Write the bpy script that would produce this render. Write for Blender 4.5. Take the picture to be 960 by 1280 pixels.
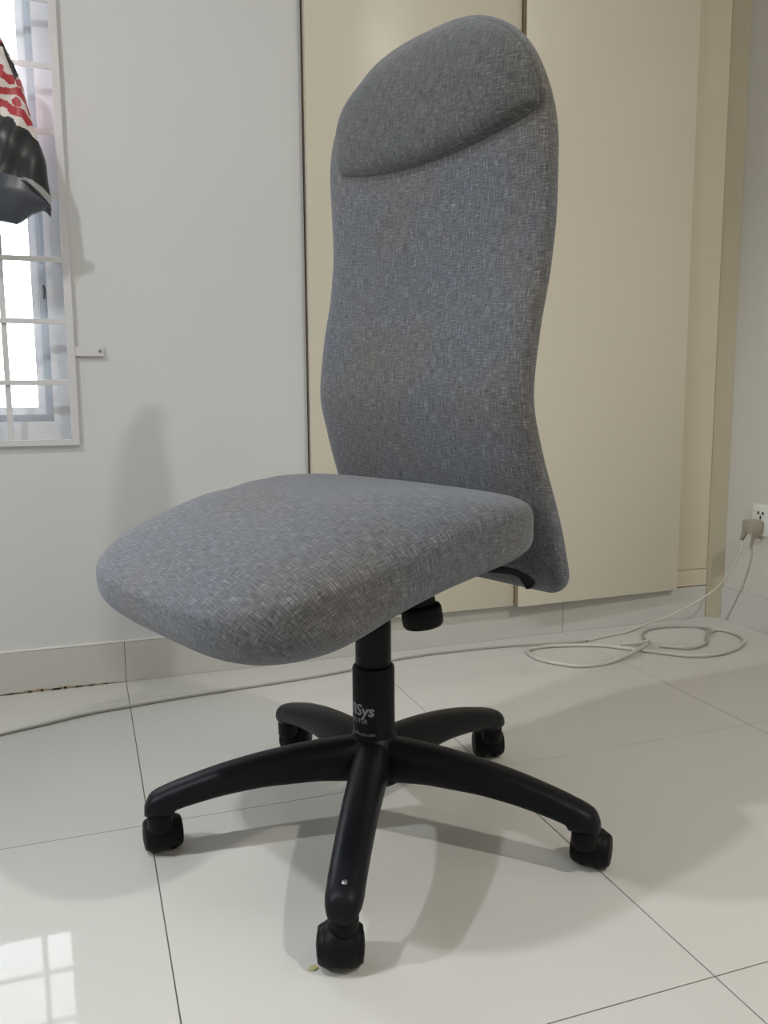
import bpy, bmesh, math, random
import numpy as np
from mathutils import Vector, Matrix
random.seed(7)
C = bpy.context.scene.collection
for o in list(bpy.data.objects): bpy.data.objects.remove(o)
PI = math.pi

# ------------------------------------------------------------------ camera
scn = bpy.context.scene
cam = bpy.data.cameras.new('camera'); camo = bpy.data.objects.new('camera', cam); C.objects.link(camo)
yaw, pitch, roll = 0.338307, 0.137582, -0.006592
cy, sy, cp, sp = math.cos(yaw), math.sin(yaw), math.cos(pitch), math.sin(pitch)
fw = Vector((sy*cp, cy*cp, -sp)); rt = Vector((cy, -sy, 0)); up = rt.cross(fw)
r2 = rt*math.cos(roll) + up*math.sin(roll); u2 = -rt*math.sin(roll) + up*math.cos(roll)
M = Matrix((r2, u2, -fw)).transposed().to_4x4(); M.translation = Vector((-0.0505, -2.0697, 0.6809))
camo.matrix_world = M
cam.sensor_fit = 'AUTO'; cam.sensor_width = 36.0; cam.lens = 36.0*1065.98/1280.0
cam.clip_start = 0.02
scn.camera = camo
scn.view_settings.view_transform = 'Standard'; scn.view_settings.look = 'None'
scn.view_settings.gamma = 1.0; scn.view_settings.exposure = 0.0; scn.view_settings.use_curve_mapping = False

# ------------------------------------------------------------------ light: overcast sky outside the window
w = bpy.data.worlds.new('sky'); scn.world = w; w.use_nodes = True
bg = w.node_tree.nodes['Background']; bg.inputs[0].default_value = (0.86, 0.93, 1.0, 1); bg.inputs[1].default_value = 15.0
def area(name, loc, aim, sx, sy_, power, col):
    l = bpy.data.lights.new(name, 'AREA'); l.shape = 'RECTANGLE'; l.size = sx; l.size_y = sy_
    l.energy = power; l.color = col
    o = bpy.data.objects.new(name, l); C.objects.link(o); o.location = loc
    d = Vector(aim) - Vector(loc); o.rotation_euler = d.to_track_quat('-Z', 'Y').to_euler()
    return o
area('ceiling_lamp', (1.30, -2.72, 2.66), (1.30, -2.72, 0), 0.10, 0.10, 34, (1.0, 0.96, 0.885))
area('ceiling_lamp', (-1.00, -1.20, 2.40), (-1.00, -1.20, 0), 0.10, 0.10, 21, (0.95, 0.98, 1.0))
sl_ = bpy.data.lights.new('added_spot', 'SPOT'); sl_.energy = 150; sl_.color = (0.92, 0.96, 1.0); sl_.spot_size = math.radians(41); sl_.spot_blend = 0.7; sl_.shadow_soft_size = 0.05  # added spot for the floor shadows; cone kept off the wall by the window
so_ = bpy.data.objects.new('added_spot', sl_); C.objects.link(so_); so_.location = (-2.45, -1.10, 2.15)
so_.rotation_euler = (Vector((1.2, -0.98, 0.2))-so_.location).to_track_quat('-Z', 'Y').to_euler()
pt = area('window_portal', (-0.655, 0.15, 1.25), (-0.655, -2, 1.25), 1.19, 1.36, 1, (1, 1, 1)); pt.data.cycles.is_portal = True
area('wall_tube_lamp', (1.70, -1.50, 2.48), (0.6, -1.5, 0.9), 0.05, 0.60, 3, (1.0, 0.95, 0.86))

# ------------------------------------------------------------------ node helpers
def mat(name, col, rough=0.5, spec=0.5, metal=0.0):
    m = bpy.data.materials.new(name); m.use_nodes = True
    b = m.node_tree.nodes['Principled BSDF']
    b.inputs['Base Color'].default_value = (*col, 1); b.inputs['Roughness'].default_value = rough
    b.inputs['Metallic'].default_value = metal; b.inputs['Specular IOR Level'].default_value = spec
    return m
def nodes(m): return m.node_tree.nodes, m.node_tree.links, m.node_tree.nodes['Principled BSDF']
def noise(m, scale, detail=3, coord='Object', vec_scale=None, rough=0.55):
    n, l, b = nodes(m)
    tc = n.new('ShaderNodeTexCoord'); t = n.new('ShaderNodeTexNoise')
    t.inputs['Scale'].default_value = scale; t.inputs['Detail'].default_value = detail; t.inputs['Roughness'].default_value = rough
    src = tc.outputs[coord]
    if vec_scale:
        mp = n.new('ShaderNodeMapping'); mp.inputs['Scale'].default_value = vec_scale
        l.new(src, mp.inputs['Vector']); src = mp.outputs[0]
    l.new(src, t.inputs['Vector']); return t.outputs['Fac']
def ramp(m, fac, stops):
    n, l, b = nodes(m); r = n.new('ShaderNodeValToRGB'); e = r.color_ramp.elements
    while len(e) < len(stops): e.new(0.5)
    for k, (p, c) in enumerate(stops): e[k].position = p; e[k].color = (*c, 1)
    l.new(fac, r.inputs[0]); return r.outputs[0]
def mixc(m, a, b_, fac, mode='MIX'):
    n, l, b = nodes(m); x = n.new('ShaderNodeMix'); x.data_type = 'RGBA'; x.blend_type = mode
    for sock, v in ((x.inputs[0], fac), (x.inputs[6], a), (x.inputs[7], b_)):
        if isinstance(v, (int, float)): sock.default_value = v
        elif isinstance(v, tuple): sock.default_value = (*v, 1)
        else: l.new(v, sock)
    return x.outputs[2]
def bump(m, h, strength=0.2, dist=0.002):
    n, l, b = nodes(m); bp = n.new('ShaderNodeBump'); bp.inputs['Strength'].default_value = strength
    bp.inputs['Distance'].default_value = dist; l.new(h, bp.inputs['Height']); l.new(bp.outputs[0], b.inputs['Normal'])
def setcol(m, c): m.node_tree.links.new(c, m.node_tree.nodes['Principled BSDF'].inputs['Base Color'])
def mottled(name, c1, c2, scale, rough, spec=0.5, bumps=0, bscale=200):
    m = mat(name, c1, rough, spec)
    setcol(m, mixc(m, c1, c2, noise(m, scale, 4)))
    if bumps: bump(m, noise(m, bscale, 3), bumps)
    return m

m_wall = mottled('white wall paint', (0.685, 0.69, 0.695), (0.65, 0.655, 0.655), 2.5, 0.55, 0.3, 0.05, 60)
m_wall_dim = mottled('white wall paint toned for dim warm light', (0.62, 0.60, 0.55), (0.58, 0.56, 0.51), 2.5, 0.55, 0.3, 0.05, 60)  # white wall paint with the right wall's dim warm light mixed in
m_ceil = mat('ceiling paint', (0.60, 0.59, 0.57), 0.8, 0.2)
m_far = mat('dull room paint', (0.42, 0.40, 0.37), 0.7, 0.2)
m_strip = mottled('tan corner paint', (0.46, 0.41, 0.30), (0.40, 0.36, 0.26), 6, 0.6, 0.3)
m_lam = mottled('cream laminate', (0.69, 0.645, 0.535), (0.665, 0.62, 0.51), 3, 0.30, 0.28)
m_fill = mottled('aged cream panel', (0.66, 0.59, 0.45), (0.60, 0.53, 0.40), 4, 0.45, 0.3)
m_edge = mat('brown board edge', (0.27, 0.20, 0.13), 0.6)
m_tile = mottled('polished porcelain', (0.60, 0.592, 0.56), (0.57, 0.562, 0.53), 3, 0.035, 0.075)
m_grout = mottled('dark grout', (0.26, 0.245, 0.215), (0.10, 0.09, 0.08), 9, 0.9, 0.1)
m_caulk = mat('white caulk', (0.78, 0.76, 0.72), 0.6)
m_dirt = mottled('brown dirt', (0.30, 0.21, 0.11), (0.45, 0.40, 0.32), 60, 0.9, 0.1)
m_grille = mottled('white grille enamel', (0.72, 0.71, 0.72), (0.62, 0.61, 0.62), 30, 0.4)
m_alu = mottled('grey window aluminium', (0.46, 0.50, 0.55), (0.40, 0.44, 0.49), 9, 0.4, 0.5)
m_wfr = mottled('white window frame', (0.74, 0.75, 0.78), (0.66, 0.67, 0.70), 8, 0.45)
m_rub = mat('dark gasket', (0.06, 0.06, 0.065), 0.7)
m_screw = mat('screw steel', (0.35, 0.34, 0.32), 0.35, 0.5, 0.9)
m_black = mottled('black nylon', (0.0065, 0.007, 0.0095), (0.009, 0.0095, 0.012), 40, 0.40, 0.15, 0.08, 900)
m_blackm = mottled('matte black plastic', (0.0055, 0.0055, 0.006), (0.008, 0.008, 0.0085), 40, 0.46, 0.12)
m_col = mat('satin black steel', (0.0065, 0.0068, 0.008), 0.36, 0.15)
m_print = mat('grey print', (0.30, 0.30, 0.31), 0.5)
m_cable = mottled('white cable sheath', (0.58, 0.56, 0.50), (0.50, 0.48, 0.42), 20, 0.4)
m_cabled = mottled('greyed cable sheath', (0.42, 0.41, 0.37), (0.30, 0.29, 0.26), 25, 0.5)
m_sock = mat('white socket plastic', (0.72, 0.73, 0.68), 0.35)
m_plug = mat('grey beige plug plastic', (0.33, 0.30, 0.24), 0.4)
m_hole = mat('socket hole', (0.01, 0.01, 0.01), 0.9)
m_leaf = mat('dry yellow leaf', (0.42, 0.38, 0.16), 0.7)
m_white = mat('bag white', (0.74, 0.68, 0.65), 0.35)
m_red = mat('bag red', (0.46, 0.045, 0.06), 0.35)
m_char = mottled('bag charcoal', (0.016, 0.018, 0.021), (0.022, 0.024, 0.027), 14, 0.38)
m_gus = mottled('bag grey gusset', (0.05, 0.055, 0.07), (0.08, 0.09, 0.11), 22, 0.3)
m_fold = mat('bag pale fold', (0.38, 0.38, 0.38), 0.4)

def glass():
    m = bpy.data.materials.new('window glass'); m.use_nodes = True; n = m.node_tree.nodes; l = m.node_tree.links
    n.remove(n['Principled BSDF']); out = n['Material Output']
    t = n.new('ShaderNodeBsdfTransparent'); g = n.new('ShaderNodeBsdfGlossy'); g.inputs['Roughness'].default_value = 0.01
    f = n.new('ShaderNodeFresnel'); f.inputs[0].default_value = 1.5; x = n.new('ShaderNodeMixShader')
    l.new(f.outputs[0], x.inputs[0]); l.new(t.outputs[0], x.inputs[1]); l.new(g.outputs[0], x.inputs[2]); l.new(x.outputs[0], out.inputs[0])
    return m
m_glass = glass()

def fabric(name, base, tint, warm):
    m = mat(name, base, 0.92, 0.15); n, l, b = nodes(m)
    b.inputs['Sheen Weight'].default_value = 0.25; b.inputs['Sheen Roughness'].default_value = 0.5
    b.inputs['Sheen Tint'].default_value = (0.9, 0.93, 1.0, 1)
    a = noise(m, 1.0, 3, 'UV', (800, 46, 1), 0.62)       # long threads one way
    c = noise(m, 1.0, 3, 'UV', (62, 800, 1), 0.62)       # and across
    f = noise(m, 1.0, 2, 'UV', (1100, 1100, 1), 0.6)
    mx = n.new('ShaderNodeMath'); mx.operation = 'ADD'; l.new(a, mx.inputs[0]); l.new(c, mx.inputs[1])
    m2 = n.new('ShaderNodeMath'); m2.operation = 'MULTIPLY_ADD'; l.new(f, m2.inputs[0]); m2.inputs[1].default_value = 0.5; l.new(mx.outputs[0], m2.inputs[2])
    d = n.new('ShaderNodeMath'); d.operation = 'MULTIPLY'; l.new(m2.outputs[0], d.inputs[0]); d.inputs[1].default_value = 1/2.5
    dk = tuple(v*0.34 for v in base); lt = tuple(v*2.6 for v in base)
    col = ramp(m, d.outputs[0], [(0.38, dk), (0.475, tuple(v*0.82 for v in base)), (0.54, tuple(v*1.12 for v in base)), (0.63, lt)])
    big = noise(m, 3.2, 3)
    stain = ramp(m, big, [(0.40, tint), (0.62, warm)])
    setcol(m, mixc(m, col, stain, 1.0, 'MULTIPLY'))
    bump(m, d.outputs[0], 0.45, 0.0025)
    return m
m_fab = fabric('grey melange upholstery', (0.120, 0.121, 0.126), (0.96, 1.0, 1.06), (1.08, 1.0, 0.90))
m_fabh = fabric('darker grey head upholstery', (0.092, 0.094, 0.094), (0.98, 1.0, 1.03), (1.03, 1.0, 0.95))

# ------------------------------------------------------------------ mesh helpers
def link(name, me, m, parent=None, smooth=False):
    if m is not None:
        for mm in (m if isinstance(m, (list, tuple)) else [m]): me.materials.append(mm)
    o = bpy.data.objects.new(name, me); C.objects.link(o)
    if parent: o.parent = parent
    if smooth: me.shade_smooth()
    return o
def fin(name, bm, m, parent=None, smooth=False):
    me = bpy.data.meshes.new(name); bm.normal_update(); bm.to_mesh(me); bm.free()
    return link(name, me, m, parent, smooth)
def autosmooth(o, deg=40):
    me = o.data; me.shade_smooth()
    bm = bmesh.new(); bm.from_mesh(me)
    for e in bm.edges:
        if len(e.link_faces) == 2 and e.calc_face_angle(0) > math.radians(deg): e.smooth = False
    bm.to_mesh(me); bm.free()
    return o
def box(bm, lo, hi, bev=0.0, seg=2):
    lo, hi = Vector(lo), Vector(hi)
    r = bmesh.ops.create_cube(bm, size=1.0); vs = r['verts']
    bmesh.ops.scale(bm, vec=hi-lo, verts=vs); bmesh.ops.translate(bm, vec=(lo+hi)/2, verts=vs)
    if bev:
        es = list({e for v in vs for e in v.link_edges})
        bmesh.ops.bevel(bm, geom=es, offset=bev, segments=seg, affect='EDGES', profile=0.5)
def boxobj(name, lo, hi, m, parent=None, bev=0.0):
    bm = bmesh.new(); box(bm, lo, hi, bev); o = fin(name, bm, m, parent)
    if bev: autosmooth(o)
    return o
def tube(bm, pts, r, seg=8, cap=True):
    pts = [Vector(p) for p in pts]; rings = []; n = len(pts)
    rr = r if isinstance(r, (list, tuple)) else [r]*n
    prev = None
    for i, p in enumerate(pts):
        t = (pts[min(i+1, n-1)] - pts[max(i-1, 0)]).normalized()
        if prev is None:
            a = Vector((0, 0, 1)) if abs(t.z) < 0.9 else Vector((1, 0, 0)); x = t.cross(a).normalized()
        else: x = (prev - t*prev.dot(t)).normalized()
        prev = x; y = t.cross(x)
        rings.append([bm.verts.new(p + (x*math.cos(2*PI*k/seg) + y*math.sin(2*PI*k/seg))*rr[i]) for k in range(seg)])
    for a, b in zip(rings, rings[1:]):
        for k in range(seg): bm.faces.new((a[k], a[(k+1) % seg], b[(k+1) % seg], b[k]))
    if cap: bm.faces.new(rings[0][::-1]); bm.faces.new(rings[-1])
def spline(pts, n=8):
    P = [Vector(p) for p in pts]; out = []
    for i in range(len(P)-1):
        a, b, c, d = P[max(i-1, 0)], P[i], P[i+1], P[min(i+2, len(P)-1)]
        for k in range(n):
            t = k/n
            out.append(0.5*((2*b) + (c-a)*t + (2*a-5*b+4*c-d)*t*t + (3*b-a-3*c+d)*t**3))
    return out + [P[-1]]
def lathe(bm, prof, seg=32, mtx=Matrix()):
    rings = []
    for r, z in prof:
        rings.append([bm.verts.new(mtx @ Vector((r*math.cos(2*PI*k/seg), r*math.sin(2*PI*k/seg), z))) for k in range(seg)])
    for a, b in zip(rings, rings[1:]):
        for k in range(seg): bm.faces.new((a[k], a[(k+1) % seg], b[(k+1) % seg], b[k]))
    bm.faces.new(rings[0][::-1]); bm.faces.new(rings[-1])
def gridmesh(name, V, UV, closed_u, m, parent=None, cap0=True, cap1=True):
    """V[i][j] rings of points (j runs round); UV same shape"""
    nr, nc = len(V), len(V[0]); verts = [tuple(p) for r in V for p in r]; faces = []; uvs = []
    jn = nc if closed_u else nc-1
    for i in range(nr-1):
        for j in range(jn):
            k = (j+1) % nc
            faces.append((i*nc+j, i*nc+k, (i+1)*nc+k, (i+1)*nc+j))
            uv = [UV[i][j], UV[i][k], UV[i+1][k], UV[i+1][j]]
            if closed_u and k == 0: uv[1] = UV[i][nc]; uv[2] = UV[i+1][nc]
            uvs += uv
    if closed_u and cap0: faces.append(tuple(range(nc))[::-1]); uvs += [UV[0][j] for j in range(nc)][::-1]
    if closed_u and cap1: faces.append(tuple((nr-1)*nc+j for j in range(nc))); uvs += [UV[nr-1][j] for j in range(nc)]
    me = bpy.data.meshes.new(name); me.from_pydata(verts, [], faces); me.update()
    ul = me.uv_layers.new(name='UVMap')
    for k, q in enumerate(uvs): ul.data[k].uv = q
    bm = bmesh.new(); bm.from_mesh(me); bmesh.ops.recalc_face_normals(bm, faces=bm.faces); bm.to_mesh(me); bm.free()
    return link(name, me, m, parent, True)
def pchip(xs, ys):
    xs, ys = np.array(xs, float), np.array(ys, float); h = np.diff(xs); d = np.diff(ys)/h; s = np.zeros(len(xs))
    for i in range(1, len(xs)-1):
        if d[i-1]*d[i] > 0: s[i] = 2*d[i-1]*d[i]/(d[i-1]+d[i])
    s[0], s[-1] = d[0], d[-1]
    def f(x):
        x = min(max(x, xs[0]), xs[-1]); i = min(int(np.searchsorted(xs, x, 'right'))-1, len(xs)-2); t = (x-xs[i])/h[i]
        return float((1+2*t)*(1-t)**2*ys[i] + t*(1-t)**2*h[i]*s[i] + t*t*(3-2*t)*ys[i+1] + t*t*(t-1)*h[i]*s[i+1])
    return f
def empty(name, loc, rz=0.0):
    o = bpy.data.objects.new(name, None); C.objects.link(o); o.location = loc; o.rotation_euler = (0, 0, rz); o.empty_display_size = 0.1
    return o
def tag(o, label, cat, group=None):
    o['label'] = label; o['category'] = cat
    if group: o['group'] = group
    return o
def struct(o): o['kind'] = 'structure'; return o

# ------------------------------------------------------------------ room shell
XL, XR, YF, ZC = -2.6, 1.755, -3.5, 2.7
WY = 0.008                                     # face of the back wall; tiled baseboard face is y = 0
floor = struct(boxobj('floor', (XL-0.1, YF-0.1, -0.10), (XR+0.1, 0.6, -0.0015), m_grout))
struct(boxobj('ceiling', (XL-0.1, YF-0.1, ZC), (XR+0.1, 0.7, ZC+0.1), m_ceil))
struct(boxobj('wall_left', (XL-0.12, YF, -0.0015), (XL, 0.0, ZC), m_wall))
struct(boxobj('wall_right', (XR, YF, -0.0015), (XR+0.12, 0.6, ZC), m_wall_dim))
struct(boxobj('wall_front', (XL-0.12, YF-0.12, -0.0015), (XR+0.12, YF, ZC), m_far))
WX0, WX1, WZ0, WZ1 = -1.25, -0.060, 0.573, 1.93     # window opening
bm = bmesh.new()
for lo, hi in (((XL-0.12, WY, -0.0015), (WX0, 0.16, ZC)), ((WX1, WY, -0.0015), (0.480, 0.16, ZC)),
               ((WX0, WY, -0.0015), (WX1, 0.16, WZ0)), ((WX0, WY, WZ1), (WX1, 0.16, ZC)),
               ((0.480, 0.52, -0.0015), (XR, 0.64, ZC)), ((0.440, 0.16, -0.0015), (0.480, 0.64, ZC))):
    box(bm, lo, hi)
struct(fin('wall_back', bm, m_wall))

# floor tiles, 0.6 m grid with open joints
TX, TY, TS, G = 0.0181, -0.1315, 0.60, 0.0008
tile_cache = {}
def plate_mesh(name, sx, sy_, h, bev):
    key = (name, round(sx, 4), round(sy_, 4), h)
    if key not in tile_cache:
        bm = bmesh.new(); box(bm, (0, 0, -h), (sx, sy_, 0), bev, 1)
        me = bpy.data.meshes.new(name); bm.to_mesh(me); bm.free(); me.materials.append(m_tile); tile_cache[key] = me
    return tile_cache[key]
xs = sorted({XL, XR} | {round(TX+TS*k, 5) for k in range(-6, 6) if XL+0.02 < TX+TS*k < XR-0.02})
ys = sorted({YF, 0.004} | {round(TY+TS*k, 5) for k in range(-8, 2) if YF+0.02 < TY+TS*k < -0.01})
for x0, x1 in zip(xs, xs[1:]):
    for y0, y1 in zip(ys, ys[1:]):
        o = bpy.data.objects.new('floor_tile', plate_mesh('floor_tile', x1-x0-2*G, y1-y0-2*G, 0.0014, 0.0004)); C.objects.link(o)
        o.location = (x0+G, y0+G, 0); o.parent = floor

# tiled baseboards: a grout backing with a piece for every tile
BH = 0.0985
def baseboard(name, p0, p1, cuts, inward):
    """runs from p0 to p1 on the floor; cuts are distances of the vertical joints; inward = room-side normal"""
    p0, p1 = Vector(p0), Vector(p1); L = (p1-p0).length; d = (p1-p0)/L; n = Vector(inward)
    rot = Matrix((d, Vector((0, 0, 1)), n)).transposed().to_4x4()
    bm = bmesh.new(); box(bm, (0, 0, -0.007), (L, BH-0.001, -0.002))
    bmesh.ops.transform(bm, matrix=Matrix.Translation(p0) @ rot, verts=bm.verts)
    root = struct(fin(name, bm, m_grout))
    cs = [0.0] + [c for c in cuts if 0.02 < c < L-0.02] + [L]
    for a, b in zip(cs, cs[1:]):
        bm = bmesh.new(); box(bm, (0, 0, -0.0075), (b-a-0.0012, BH-0.0012, 0), 0.0006, 1)
        o = fin('baseboard_tile', bm, m_tile, root)
        o.matrix_world = Matrix.Translation(p0 + d*(a+0.0006) + Vector((0, 0, 0.0002))) @ rot
    return root
bb = baseboard('baseboard_back', (XL, 0, 0), (1.715, 0, 0), [TX+0.6*k-XL for k in range(-5, 5)], (0, -1, 0))
bm = bmesh.new(); box(bm, (XL, -0.0005, BH), (0.480, WY, BH+0.003)); fin('caulk_line', bm, m_caulk, bb)
bm = bmesh.new()
for k in range(26):
    x = -0.27 + 0.285*(k+random.random())/26; s = 0.003+0.004*math.sin(PI*min(1, (k+1)/24))
    box(bm, (x-0.008, -0.0025, 0.0002), (x+0.008, 0.0, s*random.uniform(0.5, 1)))
o = fin('dirt_line', bm, m_dirt, bb); o['kind'] = 'stuff'
baseboard('baseboard_right', (XR-0.006, -0.028, 0), (XR-0.006, YF, 0), [0.25+0.6*k for k in range(6)], (-1, 0, 0))
baseboard('baseboard_left', (XL+0.008, YF, 0), (XL+0.008, 0, 0), [0.4+0.6*k for k in range(6)], (1, 0, 0))
struct(boxobj('trim_1', (0.48, 0.009, -0.0015), (1.715, 0.515, 0.092), m_grout))      # plinth body behind the tiles

# corner strip between wardrobe filler and right wall (canted board)
def canted(name, z0, z1, m, off=0.0):
    bm = bmesh.new()
    a = [(1.7155, 0.004-off), (XR-0.0005, -0.030-off), (XR-0.0005, 0.03), (1.7155, 0.03)]
    lo = [bm.verts.new((x, y, z0)) for x, y in a]; hi = [bm.verts.new((x, y, z1)) for x, y in a]
    for k in range(4): bm.faces.new((lo[k], lo[(k+1) % 4], hi[(k+1) % 4], hi[k]))
    bm.faces.new(lo[::-1]); bm.faces.new(hi); bmesh.ops.recalc_face_normals(bm, faces=bm.faces)
    return struct(fin(name, bm, m))
canted('trim_2', 0.098, ZC, m_strip)
canted('trim_3', 0.0, 0.0975, m_strip, 0.001)

# ------------------------------------------------------------------ window
win = struct(empty('window_1', ((WX0+WX1)/2, 0.09, WZ0)))
wl = win.location
def ring(name, x0, x1, z0, z1, t, y0, y1, m, parent, bev=0.002):
    """four mitred rails as one frame"""
    bm = bmesh.new(); O = [(x0, z0), (x1, z0), (x1, z1), (x0, z1)]; I = [(x0+t, z0+t), (x1-t, z0+t), (x1-t, z1-t), (x0+t, z1-t)]
    for k in range(4):
        q = (k+1) % 4; c = [O[k], O[q], I[q], I[k]]
        f = [bm.verts.new((x-wl.x, y0-wl.y, z-wl.z)) for x, z in c]; b = [bm.verts.new((x-wl.x, y1-wl.y, z-wl.z)) for x, z in c]
        bm.faces.new(f); bm.faces.new(b[::-1])
        for i in range(4): bm.faces.new((f[i], b[i], b[(i+1) % 4], f[(i+1) % 4]))
    bmesh.ops.recalc_face_normals(bm, faces=bm.faces)
    return fin(name, bm, m, parent)
fr = ring('window_frame', WX0, WX1, WZ0, WZ1, 0.050, 0.045, 0.13, m_wfr, win)
sx0, sx1, sz0, sz1 = WX0+0.045, WX1-0.045, WZ0+0.045, WZ1-0.045
mid = (sx0+sx1)/2
for a, b, yy in ((mid-0.02, sx1, 0.058), (sx0, mid+0.02, 0.088)):
    s = ring('sash', a, b, sz0, sz1, 0.021, yy, yy+0.028, m_alu, win)
    s2 = ring('sash_bead', a+0.019, b-0.019, sz0+0.019, sz1-0.019, 0.018, yy+0.009, yy+0.026, m_wfr, s)
    ring('gasket', a+0.0355, b-0.0355, sz0+0.0355, sz1-0.0355, 0.0025, yy+0.012, yy+0.024, m_rub, s)
    bm = bmesh.new(); box(bm, (a+0.036-wl.x, yy+0.016-wl.y, sz0+0.036-wl.z), (b-0.036-wl.x, yy+0.020-wl.y, sz1-0.036-wl.z)); fin('pane', bm, m_glass, win)
bm = bmesh.new(); tube(bm, spline([(sx1-0.0125-wl.x, 0.056-wl.y, 0.93-wl.z), (sx1-0.009-wl.x, 0.05-wl.y, 0.918-wl.z), (sx1-0.012-wl.x, 0.056-wl.y, 0.90-wl.z)], 5), 0.0022, 6); fin('latch', bm, m_rub, win, True)

# security grille
gr = tag(empty('window_grille', (WX1, 0.0, WZ0)), 'white painted steel bar grille with square gaps over the left window', 'grille')
gl = gr.location
def gbox(bm, lo, hi, bev=0.0008): box(bm, Vector(lo)-gl, Vector(hi)-gl, bev, 1)
gx0, gx1, gz0, gz1 = WX0-0.004, WX1+0.0035, WZ0-0.003, WZ1+0.004
for nm, lo, hi in (('frame_bar', (gx1-0.017, -0.0035, gz0), (gx1, 0.006, gz1)), ('frame_bar', (gx0, -0.0035, gz0), (gx0+0.017, 0.006, gz1)),
                   ('frame_bar', (gx0+0.017, -0.0035, gz0), (gx1-0.017, 0.006, gz0+0.014)), ('frame_bar', (gx0+0.017, -0.0035, gz1-0.014), (gx1-0.017, 0.006, gz1))):
    bm = bmesh.new(); gbox(bm, lo, hi); fin(nm, bm, m_grille, gr)
for k in range(9):
    z = 0.711+0.134*k
    if z > gz1-0.03: break
    bm = bmesh.new(); gbox(bm, (gx0+0.015, -0.0025, z-0.0058), (gx1-0.014, 0.003, z+0.0058)); fin('horizontal_bar', bm, m_grille, gr)
for k in range(8):
    x = -0.2005-0.137*k
    if x < gx0+0.03: break
    bm = bmesh.new(); gbox(bm, (x-0.0062, 0.003, gz0+0.012), (x+0.0062, 0.0078, gz1-0.012)); fin('vertical_bar', bm, m_grille, gr)
bm = bmesh.new(); gbox(bm, (gx1-0.002, -0.001, 0.7695), (gx1+0.062, 0.0075, 0.7905)); br = fin('wall_bracket', bm, m_grille, gr)
bm = bmesh.new(); lathe(bm, [(0.0001, 0.0), (0.0036, 0.0), (0.003, 0.0018), (0.0005, 0.0018)], 12, Matrix.Translation(Vector((gx1+0.054, -0.001, 0.7815))-gl) @ Matrix.Rotation(PI/2, 4, 'X')); fin('screw', bm, m_screw, br)

# ------------------------------------------------------------------ wardrobe
wd = tag(empty('wardrobe', (1.05, 0.0, 0.093)), 'cream built-in wardrobe with two tall plain doors behind the grey chair', 'wardrobe')
wo = wd.location
def wbox(name, lo, hi, m, parent=wd, bev=0.0):
    return boxobj(name, Vector(lo)-wo, Vector(hi)-wo, m, parent, bev)
bm = bmesh.new(); ZT = ZC-0.005
for lo, hi in (((0.4825, 0.004, 0.0935), (0.500, 0.515, ZT)), ((1.585, 0.004, 0.0935), (1.603, 0.515, ZT)), ((0.500, 0.004, 0.0935), (1.585, 0.515, 0.112)),
               ((0.500, 0.004, ZT-0.02), (1.585, 0.515, ZT)), ((0.500, 0.505, 0.112), (1.585, 0.515, ZT-0.02)), ((1.036, 0.004, 0.112), (1.054, 0.505, ZT-0.02))):
    box(bm, Vector(lo)-wo, Vector(hi)-wo)
fin('carcass', bm, m_edge, wd)
DZ0, DZ1 = 0.0995, ZT-0.012
d1 = wbox('door', (0.4822, -0.0225, DZ0), (1.0472, -0.0025, DZ1), m_lam, wd, 0.0012)
bm = bmesh.new(); box(bm, (-0.540, -0.020, 0), (0, 0, DZ1-DZ0), 0.0012)
d2 = fin('door', bm, m_lam, wd); autosmooth(d2); d2.location = Vector((1.5895, -0.0025, DZ0))-wo; d2.rotation_euler = (0, 0, math.radians(2.0))
bm = bmesh.new(); box(bm, (-0.5410, -0.0192, 0.0008), (-0.540, -0.0008, DZ1-DZ0-0.0008)); fin('edge_band', bm, m_edge, d2)
wbox('filler_panel', (1.604, 0.0005, 0.152), (1.714, 0.018, ZT), m_fill)
wbox('filler_foot', (1.604, -0.0005, 0.1005), (1.714, 0.018, 0.1505), m_fill)

# ------------------------------------------------------------------ office chair (local x forward, y towards its left, z up)
chair = tag(empty('office_chair', (0.352, -0.872, 0.0), math.radians(200)), 'high-backed grey melange fabric swivel chair on black five-star castor base', 'chair')

# backrest: rings stacked up an S-curved profile
uf = pchip([.39,.46,.535,.61,.68,.76,.85,.93,1.0,1.1,1.18,1.27], [-0.1585, -0.1241, -0.0925, -0.0655, -0.0502, -0.0597, -0.0790, -0.0870, -0.0855, -0.0790, -0.0870, -0.1124])
hw = pchip([.39,.5,.65,.85,1.05], [0.2251, 0.2375, 0.2310, 0.2340, 0.2399])
th = pchip([0.39, 0.6, 1.0, 1.27], [0.0564, 0.0674, 0.0621, 0.0507])
Z0, Z1 = 0.3867, 1.2106
def outline(z):
    wv = hw(z)
    if z > 0.9915: wv *= max(0.0, 1-((z-0.9915)/(Z1-0.9915))**2.298)**(1/2.298)
    if z < Z0+0.0412: wv -= 0.0412*(1-math.sqrt(max(0, 1-((Z0+0.0412-z)/0.0412)**2)))
    return wv
def concave(v, z):
    k = math.exp(-((z-0.72)/0.20)**2)*0.016 + 0.004
    return -k*(1-(v/0.222)**2)
def back_section(z, frac):
    """half thickness scale near the ends"""
    e = min(1.0, (z-Z0)/0.03, (Z1-z)/0.035); e = max(e, 0.0)
    return th(z)/2*math.sqrt(max(1-(1-e)**2, 0.0))*0.98+0.0005
V, UV = [], []; NS = 96
zl = [Z0+(Z1-Z0)*0.5*(1-math.cos(PI*(k+0.15)/(110.3))) for k in range(111)]
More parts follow.
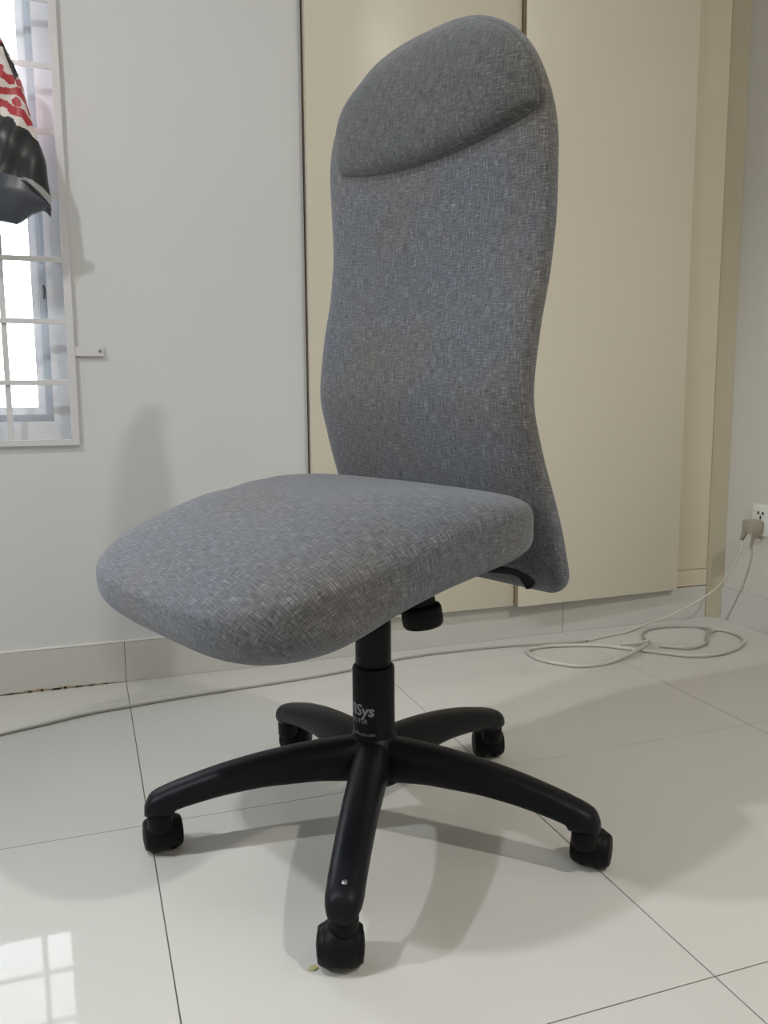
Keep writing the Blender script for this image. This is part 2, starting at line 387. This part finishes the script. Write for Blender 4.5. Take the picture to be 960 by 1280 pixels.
for z in zl:
    wv = max(outline(z), 0.004); h = back_section(z, 0); uc = uf(z)-th(z)/2; rr, uu = [], []; s = 0; last = None
    for j in range(NS+1):
        a = 2*PI*j/NS; cs, sn = math.cos(a), math.sin(a); e = 2/3.2
        du = h*math.copysign(abs(cs)**e, cs); v = wv*math.copysign(abs(sn)**e, sn)
        pt = (uc+du+(concave(v, z) if cs > 0 else 0), v, z)
        if last: s += math.dist(last, pt)
        last = pt; uu.append((s, z))
        if j < NS: rr.append(pt)
    # centre the seam: front runs round from the middle of the front face
    V.append(rr); UV.append(uu)
gridmesh('backrest', V, UV, True, m_fab, chair)

# head cushion: a domed pad on the front of the backrest
V, UV = [], []; NP, NRr = 96, 26
def head_outline(a):
    """half-disc outline in (v,z)"""
    c, s = math.cos(a), math.sin(a); W = 0.222
    if s >= 0:
        n = 2.1; z = 1.050+(1.199-1.050)*abs(s)**(2/n); v = W*math.copysign(abs(c)**(2/n), c)
    else:
        n = 2.8; v = W*math.copysign(abs(c)**(2/n), c); z = 1.050-0.018*abs(s)**(2/n)*(1+1.0*(1-(v/W)**2))
    return (v*0.975 if v < 0 else v)+0.009, z
hz0 = 1.09
for i in range(NRr+1):
    r = 1-(1-i/NRr)**1.6; rr, uu = [], []
    for j in range(NP+1):
        vo, zo = head_outline(2*PI*j/NP)
        q = max(r, 0.002)
        v, z = vo*q, hz0+(zo-hz0)*q
        T = 0.030-0.010*max(0, min(1, (z-1.04)/0.15))
        T *= 1-(0.62 if v < 0 else 0.20)*min(1.0, abs(v)/0.228)**4
        hgt = T*(1-q**6.5)**(1/2.2)
        base = uf(z)+concave(v, z)-0.006 - (0.030 if v < 0 else 0.005)*max(0, (abs(v)/0.226-0.72)/0.28)**2
        ze = min(1.0, max(0.0, (z-1.13)/0.07)); base -= 0.010*ze*ze
        pt = (base+hgt, v, z); uu.append((v+3, z))
        if j < NP: rr.append(pt)
    V.append(rr); UV.append(uu)
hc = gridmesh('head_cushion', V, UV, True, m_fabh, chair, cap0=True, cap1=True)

# seat cushion
ztop = pchip([-.20,-.14,-.05,.05,.15,.22,.28,.33,.39], [0.527, 0.545, 0.5505, 0.5525, 0.5465, 0.5265, 0.5055, 0.479, 0.440])
zedge = pchip([-.20,-.10,.05,.2,.28,.38], [0.510, 0.500, 0.488, 0.470, 0.459, 0.424])
zbot = pchip([-.20,-.13,-.05,.05,.15,.25,.33,.39], [0.4721, 0.4562, 0.4451, 0.4273, 0.4020, 0.3630, 0.3510, 0.372])
def seat_outline(a):
    c, s = math.cos(a), math.sin(a)
    uc, v = 0.085, 0.0
    n = 5.9 if c < 0 else 3.79
    u = uc + (0.2846 if c > 0 else 0.190)*math.copysign(abs(c)**(2/n), c)
    v = 0.2695*math.copysign(abs(s)**(2/n), s)
    v *= 1+0.039*max(0, (u-0.1)/0.25)
    return u, v
V, UV = [], []; NP = 120
prof = [(0.004, 1)] + [(r, 1) for r in np.linspace(0.08, 0.75, 10)] + [(math.sin(t), 1) for t in np.linspace(0.9, PI/2, 14)]
prof += [(math.sin(t), -1) for t in np.linspace(PI/2-0.05, 0.9, 13)] + [(r, -1) for r in np.linspace(0.7, 0.004, 8)]
arc = [0.0]*(NP+1); last = None
for r, sgn in prof:
    rr, uu, cur = [], [], []
    for j in range(NP+1):
        uo, vo = seat_outline(2*PI*j/NP); u = 0.085+(uo-0.085)*r; v = vo*r
        ze = zedge(u)
        m_ = 2.6+3.4*max(0.0, min(1.0, (0.12-u)/0.15))
        k = max(0.0, 1-r**m_)**(1/m_) if r < 1 else 0
        z = ze+(ztop(u)-ze)*k if sgn > 0 else ze+(zbot(u)-ze)*max(0.0, 1-r**3.6)**(1/3.0)
        if sgn > 0: z += 0.004*math.sin(14*u+3)*math.cos(11*v)*0.3
        pt = (u, v, z); cur.append(pt)
        if last is not None and (r > 0.74 or sgn < 0):
            ex = math.dist(last[j], pt) - math.hypot(pt[0]-last[j][0], pt[1]-last[j][1])
            arc[j] += max(0, ex) if sgn > 0 else math.dist(last[j], pt)
        ln = math.hypot(uo-0.085, vo)+1e-6
        rad = min(r, 1.0) if sgn > 0 else 1.0
        uu.append((0.085+(uo-0.085)*rad+(uo-0.085)/ln*arc[j], vo*rad+vo/ln*arc[j]))
        if j < NP: rr.append(pt)
    last = cur; V.append(rr); UV.append(uu)
gridmesh('seat_cushion', V, UV, True, m_fab, chair)

# mechanism under the seat
bm = bmesh.new()
box(bm, (-0.12, -0.075, 0.392), (0.10, 0.075, 0.425), 0.008)
box(bm, (-0.07, -0.045, 0.352), (0.06, 0.045, 0.395), 0.008)
autosmooth(fin('seat_mechanism', bm, m_blackm, chair))
bm = bmesh.new()
tube(bm, spline([(-0.05, 0, 0.405), (-0.10, 0, 0.405), (-0.135, 0, 0.42), (-0.15, 0, 0.45)], 6), 0.016, 10); fin('back_bar', bm, m_blackm, chair, True)
ax = Vector((0.10, -0.10, 1)).normalized(); kq = ax.to_track_quat('Z', 'Y').to_matrix().to_4x4()
bm = bmesh.new(); lathe(bm, [(0.012, -0.001), (0.0255, 0.0), (0.0285, 0.004), (0.029, 0.012), (0.0285, 0.026), (0.0265, 0.030), (0.0215, 0.032), (0.0195, 0.075), (0.012, 0.078)], 36, Matrix.Translation((0.009, 0.125, 0.3585)) @ kq)
kn = autosmooth(fin('tension_knob', bm, m_blackm, chair), 50)
bm = bmesh.new(); tube(bm, [(0.0, 0.03, 0.402), (0.008, 0.09, 0.405), (0.014, 0.13, 0.412)], 0.016, 10); fin('knob_arm', bm, m_blackm, chair, True)
# back adjusting lever with a rounded paddle end
bm = bmesh.new()
P = spline([(-0.02, 0.175, 0.448), (-0.060, 0.185, 0.440), (-0.098, 0.192, 0.432), (-0.116, 0.196, 0.423), (-0.130, 0.2, 0.408)], 5)
nP = len(P); R_ = [0.0052+0.0045*max(0, (k/(nP-1)-0.7)/0.3) for k in range(nP)]; R_[-1] = 0.006
tube(bm, P, R_, 10)
fin('back_lever', bm, m_blackm, chair, True)

# gas column with its cover and print
bm = bmesh.new(); lathe(bm, [(0.0265, 0.262), (0.0275, 0.264), (0.0275, 0.392), (0.026, 0.394)], 40); autosmooth(fin('gas_column', bm, m_col, chair), 40)
CR = 0.0325
bm = bmesh.new(); lathe(bm, [(0.030, 0.11), (CR, 0.112), (CR, 0.2665), (CR-0.0012, 0.2695), (0.029, 0.2705), (0.0279, 0.268), (0.0279, 0.258)], 48); cover = autosmooth(fin('column_cover', bm, m_col, chair), 40)
def wraptext(txt, size, zc, ang_end, shear=0.0, bold=0.0, tilt=0.0):
    cu = bpy.data.curves.new('lettering', 'FONT'); cu.body = txt; cu.size = size; cu.shear = shear; cu.offset = bold
    cu.extrude = 0.0; cu.resolution_u = 3; cu.align_x = 'RIGHT'; cu.fill_mode = 'FRONT'
    o = bpy.data.objects.new('tmp_text', cu); C.objects.link(o)
    dg = bpy.context.evaluated_depsgraph_get(); me = bpy.data.meshes.new_from_object(o.evaluated_get(dg))
    bpy.data.objects.remove(o); me.name = 'lettering'
    bm = bmesh.new(); bm.from_mesh(me); bmesh.ops.subdivide_edges(bm, edges=[e for e in bm.edges if e.calc_length() > 0.003], cuts=2)
    for v in bm.verts:
        a = ang_end + v.co.x/(CR+0.0003); v.co = Vector(((CR+0.0003)*math.cos(a), (CR+0.0003)*math.sin(a), zc+v.co.y-tilt*v.co.x))
    bm.to_mesh(me); bm.free(); me.materials.clear()
    return link('lettering', me, m_print, cover)
cam_ang = math.atan2(0.98778, 0.78791)
wraptext('OffiSys', 0.0245, 0.1990, cam_ang+math.radians(1), 0.10, 0.0006)
wraptext('COMPUTER', 0.0098, 0.1868, cam_ang-math.radians(17), 0, 0.0)
wraptext('www.offisysk.com', 0.0075, 0.1675, cam_ang+math.radians(4), 0, 0.0)

# five-star base
hubm = bmesh.new(); lathe(hubm, [(0.030, 0.088), (0.043, 0.090), (0.047, 0.097), (0.047, 0.130), (0.043, 0.143), (0.037, 0.152), (0.0345, 0.160), (0.030, 0.162)], 48)
autosmooth(fin('base_hub', hubm, m_black, chair), 50)
ltop = pchip([0.0, 0.04, 0.09, 0.16, 0.23, 0.29, 0.32, 0.338, 0.347], [0.158, 0.158, 0.1555, 0.147, 0.1335, 0.117, 0.107, 0.098, 0.082])
lbot = pchip([0.0, 0.04, 0.10, 0.16, 0.22, 0.28, 0.302, 0.306, 0.347], [0.090, 0.091, 0.096, 0.096, 0.091, 0.080, 0.074, 0.067, 0.067])
lwid = pchip([0.0, 0.05, 0.15, 0.25, 0.32, 0.342, 0.347], [0.029, 0.028, 0.0262, 0.0245, 0.0232, 0.0175, 0.009])
def leg_mesh():
    V, UV = [], []; n = 32
    ss = list(np.linspace(0.022, 0.30, 22)) + [0.303, 0.306, 0.31, 0.316, 0.322, 0.328, 0.333, 0.337, 0.340, 0.343, 0.3455, 0.347]
    for s in ss:
        t, b, wv = ltop(s), lbot(s), lwid(s); rr = []
        for j in range(n):
            a = 2*PI*j/n; c, sn = math.cos(a), math.sin(a); e = 2/3.0 if sn < 0 else 2/2.3
            y = wv*math.copysign(abs(c)**(2/2.6), c); zz = math.copysign(abs(sn)**e, sn)
            z = (t+b)/2+(t-b)/2*zz
            y *= 1.0+0.10*(-zz)*0.5
            rr.append((s, y, z))
        V.append(rr); UV.append([(0, 0)]*(n+1))
    return V, UV
V, UV = leg_mesh(); leg0 = gridmesh('leg', V, UV, True, m_black, chair)
bm = bmesh.new(); lathe(bm, [(0.0001, -0.0005), (0.0042, -0.0005), (0.0030, 0.0012), (0.0006, 0.0015)], 10); sc0 = bm
leg_ang = [A-200 for A in (173.385, 244.7, 317.385, 29.385, 101.385)]
for k, a in enumerate(leg_ang):
    o = leg0 if k == 0 else leg0.copy()
    if k: C.objects.link(o)
    o.parent = chair; o.rotation_euler = (0, 0, math.radians(a))
plug_me = bpy.data.meshes.new('cap'); sc0.to_mesh(plug_me); sc0.free(); plug_me.materials.append(m_screw)
o = link('tip_plug', plug_me, None, leg0.parent.children[-1] if False else None)
fl = [c for c in chair.children if c.name.startswith('leg')][1]
o.parent = fl; o.location = (0.3215, 0.001, 0.1062); o.rotation_euler = (0, math.radians(28), 0)

# twin-wheel castors: hood (cap with a stem), two wheels
def castor_meshes():
    bm = bmesh.new(); WR = 0.0268
    # hood: crowned shell over the wheels from low behind to the front top
    n, mseg = 26, 28; a0, a1 = math.radians(-46), math.radians(203)
    outer, inner = [], []
    for i in range(n+1):
        a = a0+(a1-a0)*i/n; ro, ri = [], []
        for j in range(mseg+1):
            x = -0.0238*math.cos(PI*j/mseg); q = abs(x)/0.0238
            R = 0.0302*(1-(q*0.87)**2.7)**(1/2.7); Ri = R-0.0022
            ro.append(bm.verts.new((x, R*math.cos(a), 0.027+R*math.sin(a)))); ri.append(bm.verts.new((x*0.97, Ri*math.cos(a), 0.027+Ri*math.sin(a))))
        outer.append(ro); inner.append(ri)
    for i in range(n):
        for j in range(mseg):
            bm.faces.new((outer[i][j], outer[i][j+1], outer[i+1][j+1], outer[i+1][j])); bm.faces.new((inner[i][j], inner[i+1][j], inner[i+1][j+1], inner[i][j+1]))
        bm.faces.new((outer[i][0], outer[i+1][0], inner[i+1][0], inner[i][0])); bm.faces.new((outer[i][mseg], inner[i][mseg], inner[i+1][mseg], outer[i+1][mseg]))
    for i in (0, n):
        for j in range(mseg): bm.faces.new((outer[i][j], inner[i][j], inner[i][j+1], outer[i][j+1]))
    bmesh.ops.recalc_face_normals(bm, faces=bm.faces)
    # central web and stem
    box(bm, (-0.0075, -0.020, 0.012), (0.0075, 0.022, 0.052), 0.003)
    hood = bpy.data.meshes.new('hood'); bm.to_mesh(hood); bm.free()
    bm = bmesh.new(); lathe(bm, [(0.015, 0.042), (0.0185, 0.046), (0.0185, 0.0685), (0.0175, 0.0700), (0.010, 0.0705)], 28); stem = bpy.data.meshes.new('stem'); bm.to_mesh(stem); bm.free()
    bm = bmesh.new()
    pr = [(0.006, -0.0085), (0.0245, -0.0085), (0.0264, -0.0074), (WR, -0.0060), (0.0263, -0.0020), (0.0249, 0.0028), (0.0232, 0.0068), (0.0212, 0.0095), (0.0200, 0.0103), (0.0190, 0.0096), (0.012, 0.0116), (0.002, 0.0124)]
    lathe(bm, pr, 36, Matrix.Rotation(PI/2, 4, 'Y')); wheel = bpy.data.meshes.new('wheel'); bm.to_mesh(wheel); bm.free()
    for me in (hood, wheel, stem): me.materials.append(m_blackm)
    return hood, wheel, stem
hood_me, wheel_me, stem_me = castor_meshes()
for me in (hood_me, wheel_me, stem_me):
    t = bpy.data.objects.new('t', me); autosmooth(t, 45); bpy.data.objects.remove(t)
# world direction of each castor's axle (local x) and how far the wheels trail (local y)
cst = [(4, 0.019, 0.006), (-17, 0.004, -0.004), (-43, 0.030, 0.005), (-14, 0.030, 0.0), (-30, 0.030, 0.006)]
for k, (a, (wy, off, lat)) in enumerate(zip(leg_ang, cst)):
    ca = empty('castor', (0.3255*math.cos(math.radians(a)), 0.3255*math.sin(math.radians(a)), 0), math.radians(wy-200)); ca.parent = chair
    link('stem', stem_me, None, ca)
    h = link('hood', hood_me, None, ca); h.location = (lat, off, 0)
    for sgn in (1, -1):
        wv = link('wheel', wheel_me, None, ca); wv.location = (lat+sgn*0.0172, off, 0.0268); wv.rotation_euler = (0, 0, 0 if sgn > 0 else PI)

# ------------------------------------------------------------------ hanging plastic bag on the grille
def poly_in(x, y, P):
    c = False; n = len(P)
    for i in range(n):
        (x1, y1), (x2, y2) = P[i], P[i-1]
        if (y1 > y) != (y2 > y) and x < (x2-x1)*(y-y1)/(y2-y1)+x1: c = not c
    return c
KX, KZ, SH = 1/625.0, 1/650.0, 0.06           # print sheet: metres a unit, and the lean of the sheet
BX, BZ = -0.166, 1.397                        # sheet origin on the bag
wave_top = [(-90, 140), (-40, 128), (-12, 138), (0, 136), (3, 134), (8, 136), (12, 143), (20, 145), (26, 145), (28, 148), (32, 154), (38, 152), (42, 150), (48, 160)]
wave_low = [(-90, 128), (-30, 140), (-14, 150), (-6, 141), (0, 144), (4, 147), (12, 146), (16, 149), (20, 157), (28, 158), (34, 160), (38, 166), (43, 170), (52, 171)]
def interp(P, x): return float(np.interp(x, [p[0] for p in P], [p[1] for p in P]))
RED = [[(-40, 80), (-12, 76), (0, 82), (5, 83), (4, 90), (8, 93), (15, 93), (18, 97), (17, 104), (10, 105), (5, 101), (0, 100), (-20, 102)],
       [(-60, 108), (0, 111), (12, 110), (20, 106), (24, 107), (29, 116), (34, 128), (36, 140), (34, 140), (30, 127), (24, 119), (19, 117), (0, 120), (-60, 122)],
       [(13, 125), (19, 118.5), (24, 123), (25.5, 131), (21, 133), (15, 130)],
       [(-60, 124), (0, 125), (8, 126), (14, 131), (21, 133), (28, 134), (34, 143), (40, 148), (38, 152), (32, 154), (28, 148), (26, 145), (20, 145), (12, 143), (8, 136), (3, 134), (0, 136), (-60, 132)],
       [(18, 98), (26, 90), (31, 111), (25, 107), (19, 104)]]
DARK = [[(-20, 54), (3, 57), (5, 66), (18, 99), (20, 92), (22, 82), (16, 74), (12, 72), (6, 60), (4, 52), (-10, 50)], [(10, 62), (15, 64), (12, 67), (8, 65)]]
PINKR = [[(-30, 44), (2, 48), (4, 53), (-10, 52)]]
def bag_mat(x, y):
    if y > interp(wave_low, x): return 2
    if y > interp(wave_top, x): return 0
    if any(poly_in(x, y, P) for P in DARK): return 2
    if any(poly_in(x, y, P) for P in RED+PINKR): return 1
    return 0
bag = tag(empty('hanging_bag', (-0.24, -0.08, 1.04)), 'red, white and charcoal printed plastic bag hanging from the white window grille', 'bag')
bl_ = bag.location
rside = pchip([30, 48, 60, 75, 90, 105, 120, 140, 160, 180, 200, 220, 246], [-6, 3, 9, 16, 22, 27, 30, 36, 41, 49, 55, 57, 61.5])
def bag_pt(t, y):
    """t in 0..1 round the front from left to right edge, 1..2 back"""
    r = rside(y); l = -95+10*math.sin(y*0.03); c = (r+l)/2; h = (r-l)/2
    a = PI*(1-t); xx = c+h*math.copysign(abs(math.cos(a))**0.9, math.cos(a))
    dep = 0.032+0.012*(y-48)/200
    yy = -0.062-dep*math.sin(a)*(1 if t <= 1 else 0.6)
    cr = 0.004*math.sin(xx*0.16+y*0.05)+0.003*math.sin(xx*0.07-y*0.09+1)
    if t <= 1: yy += cr*math.sin(a)
    fold = 0.006*max(0, 1-abs((y-72)-1.45*xx)/10) if y < 110 and xx < 26 else 0
    yy -= fold
    return Vector((BX+(xx-SH*(y-48))*KX, yy, BZ-(y-48)*KZ))
ny, nt = 210, 240; vs, fs, mi = [], [], []
ylist = [36+(246-36)*i/ny for i in range(ny+1)]
for y in ylist:
    for j in range(nt):
        t = 2*j/nt; vs.append(bag_pt(t, y if t > 1 or True else y)-bl_)
for i in range(ny):
    for j in range(nt):
        k = (j+1) % nt; fs.append((i*nt+j, i*nt+k, (i+1)*nt+k, (i+1)*nt+j))
        p = (vs[fs[-1][0]]+vs[fs[-1][2]])/2+bl_; y = (ylist[i]+ylist[i+1])/2; x = (p.x-BX)/KX+SH*(y-48)
        mi.append(bag_mat(x, y))
me = bpy.data.meshes.new('bag_body'); me.from_pydata([tuple(v) for v in vs], [], fs); me.update()
for q in (m_white, m_red, m_char): me.materials.append(q)
for f, q in zip(me.polygons, mi): f.material_index = q
me.shade_smooth(); body = bpy.data.objects.new('bag_body', me); C.objects.link(body); body.parent = bag
bm = bmesh.new()
def gp(x, y, d): return bm.verts.new(Vector((BX+(x-SH*(y-48))*KX, -0.080-d, BZ-(y-48)*KZ))-bl_)
# bottom gusset: dark grey fold that narrows to the corner
rows = []
top = [(-95, 222), (-60, 222), (-25, 221), (5, 222), (30, 227), (46, 240), (61, 256.5)]
bot = [(-95, 262), (-60, 272), (-25, 279), (0, 280), (20, 283.5), (38, 268), (61.3, 257.5)]
for q, dd in ((0.0, 0.035), (0.35, 0.042), (0.7, 0.032), (1.0, 0.008)):
    rows.append([gp(a[0]+(b[0]-a[0])*q, a[1]+(b[1]-a[1])*q, dd*(1-0.8*max(0, (a[0]-20)/45))) for a, b in zip(top, bot)])
rows.append([gp(b[0], b[1]-1, -0.02) for b in bot]); rows.append([gp(a[0], a[1]+12, -0.024) for a in top])
for r0, r1 in zip(rows, rows[1:]):
    for k in range(6): bm.faces.new((r0[k], r0[k+1], r1[k+1], r1[k]))
bmesh.ops.recalc_face_normals(bm, faces=bm.faces); bmesh.ops.subdivide_edges(bm, edges=bm.edges[:], cuts=2, use_grid_fill=True)
fin('bag_gusset', bm, m_gus, bag, True)
bm = bmesh.new()
f = [gp(28, 226, 0.040), gp(40, 229, 0.036), gp(52, 236, 0.024), gp(62, 246, 0.010), gp(61.5, 256.5, 0.010), gp(46, 241, 0.032)]
b = [bm.verts.new(v.co+Vector((0, 0.003, 0))) for v in f]
bm.faces.new(f); bm.faces.new(b[::-1])
for k in range(6): bm.faces.new((f[k], b[k], b[(k+1) % 6], f[(k+1) % 6]))
bmesh.ops.recalc_face_normals(bm, faces=bm.faces); fin('pale_fold', bm, m_fold, bag)
bm = bmesh.new()
tube(bm, spline([Vector(q)-bl_ for q in ((-0.30, -0.062, 1.39), (-0.285, -0.05, 1.45), (-0.272, -0.012, 1.523), (-0.268, -0.004, 1.5265), (-0.264, -0.012, 1.523), (-0.25, -0.05, 1.45), (-0.225, -0.062, 1.39))], 6), 0.005, 8); fin('bag_handle', bm, m_white, bag, True)

# ------------------------------------------------------------------ socket, plug and cables
so = tag(empty('wall_socket', (XR, -0.178, 0.32)), 'white three-pin wall socket low on the right wall near the corner', 'socket')
sl = so.location
def sbox(name, lo, hi, m, par, bev=0.0): return boxobj(name, Vector(lo)-sl, Vector(hi)-sl, m, par, bev)
sbox('face_plate', (XR-0.009, -0.222, 0.275), (XR+0.0, -0.138, 0.366), m_sock, so, 0.003)
for y, z, a, b in ((-0.163, 0.340, 0.0032, 0.0040), (-0.180, 0.340, 0.0032, 0.0040), (-0.1715, 0.3275, 0.0026, 0.0055)):
    sbox('pin_hole', (XR-0.0096, y-a, z-b), (XR-0.0086, y+a, z+b), m_hole, so)
pc = tag(empty('plug_cable', (XR-0.03, -0.165, 0.27)), 'grey-beige plug adapter with a white cord drooping from the socket to the floor', 'cable')
pl = pc.location
bm = bmesh.new(); box(bm, Vector((XR-0.052, -0.188, 0.2835))-pl, Vector((XR-0.0096, -0.146, 0.3215))-pl, 0.006); autosmooth(fin('plug_body', bm, m_plug, pc))
bm = bmesh.new(); tube(bm, [Vector(q)-pl for q in ((XR-0.040, -0.152, 0.288), (XR-0.043, -0.147, 0.275), (XR-0.046, -0.144, 0.262))], [0.0085, 0.007, 0.0055], 10); fin('strain_relief', bm, m_plug, pc, True)
bm = bmesh.new(); pts = [(XR-0.046, -0.144, 0.263), (1.702, -0.150, 0.232), (1.690, -0.140, 0.190), (1.660, -0.120, 0.128), (1.612, -0.092, 0.080), (1.545, -0.066, 0.040), (1.46, -0.050, 0.012), (1.381, -0.072, 0.0032), (1.314, -0.084, 0.0032), (1.245, -0.103, 0.0032)]
tube(bm, spline([Vector(q)-pl for q in pts], 8), 0.0029, 8); fin('cord', bm, m_cable, pc, True)

def flat(pts, z): return [(x, y, z) for x, y in pts]
wc = [(-2.55, -1.30), (-1.6, -0.86), (-0.9, -0.54), (-0.50, -0.37), (-0.294, -0.288), (-0.239, -0.257), (-0.15, -0.227), (-0.07, -0.199), (0.013, -0.185), (0.136, -0.166), (0.265, -0.153), (0.422, -0.137), (0.548, -0.115), (0.664, -0.080), (0.764, -0.066), (0.878, -0.065), (0.971, -0.069), (1.06, -0.081), (1.149, -0.098), (1.20, -0.106), (1.236, -0.104)]
bm = bmesh.new(); tube(bm, spline(flat(wc, 0.0033), 8), 0.0033, 8)
o = fin('wall_cable', bm, m_cabled, None, True); tag(o, 'long grey cable lying on the floor along the foot of the back wall', 'cable')
cc = tag(empty('coiled_cable', (1.35, -0.2, 0.0)), 'loosely coiled off-white cable lying on the tiles in the corner', 'cable')
cl = cc.location
def ctube(name, pts, r, m):
    bm = bmesh.new(); tube(bm, spline([Vector(q)-cl for q in pts], 8), r, 8); return fin(name, bm, m, cc, True)
L1 = [(1.349, -0.212), (1.259, -0.266), (1.169, -0.294), (1.095, -0.293), (1.051, -0.256), (1.024, -0.209), (1.023, -0.156), (1.041, -0.125), (1.094, -0.116), (1.15, -0.126), (1.203, -0.144), (1.247, -0.167), (1.286, -0.207), (1.312, -0.232), (1.361, -0.283), (1.405, -0.321), (1.467, -0.334), (1.541, -0.318), (1.621, -0.269), (1.652, -0.22), (1.655, -0.171), (1.640, -0.148), (1.612, -0.152), (1.592, -0.165)]
nz = len(L1); ctube('cable_loop', [(x, y, 0.0050 + (0.007 if k < 2 else 0)) for k, (x, y) in enumerate(L1)], 0.0050, m_cable)
L2 = [(1.349, -0.212), (1.366, -0.196), (1.396, -0.13), (1.43, -0.088), (1.475, -0.068), (1.53, -0.068), (1.58, -0.082), (1.612, -0.105), (1.606, -0.15), (1.588, -0.172), (1.549, -0.206), (1.519, -0.242), (1.466, -0.263), (1.430, -0.260)]
ctube('cable_loop', [(x, y, 0.0112 if k < 2 else (0.0035 if k not in (8, 9) else 0.011)) for k, (x, y) in enumerate(L2)], 0.0035, m_cabled)
ctube('connector', [(1.437, -0.258, 0.006), (1.405, -0.235, 0.006), (1.385, -0.222, 0.006)], 0.0058, m_cable)
ctube('connector', [(1.372, -0.190, 0.013), (1.335, -0.190, 0.010), (1.285, -0.186, 0.010)], 0.0040, m_cable)

# scrap of dry leaf stuck beside the front castor
bm = bmesh.new(); c0 = Vector((0.176, -1.158, 0.0))
q = [(-0.006, -0.001, 0.001), (-0.002, 0.003, 0.003), (0.004, 0.002, 0.0045), (0.006, -0.002, 0.003), (0.0, -0.004, 0.001)]
t_ = [bm.verts.new(Vector(v)) for v in q]; b_ = [bm.verts.new(Vector(v)-Vector((0, 0, 0.0009))) for v in q]
bm.faces.new(t_); bm.faces.new(b_[::-1])
for k in range(5): bm.faces.new((t_[k], b_[k], b_[(k+1) % 5], t_[(k+1) % 5]))
bmesh.ops.recalc_face_normals(bm, faces=bm.faces)
lf = fin('leaf_scrap', bm, m_leaf); lf.location = c0; tag(lf, 'tiny yellowish dry leaf scrap on the tile beside the front castor', 'leaf')
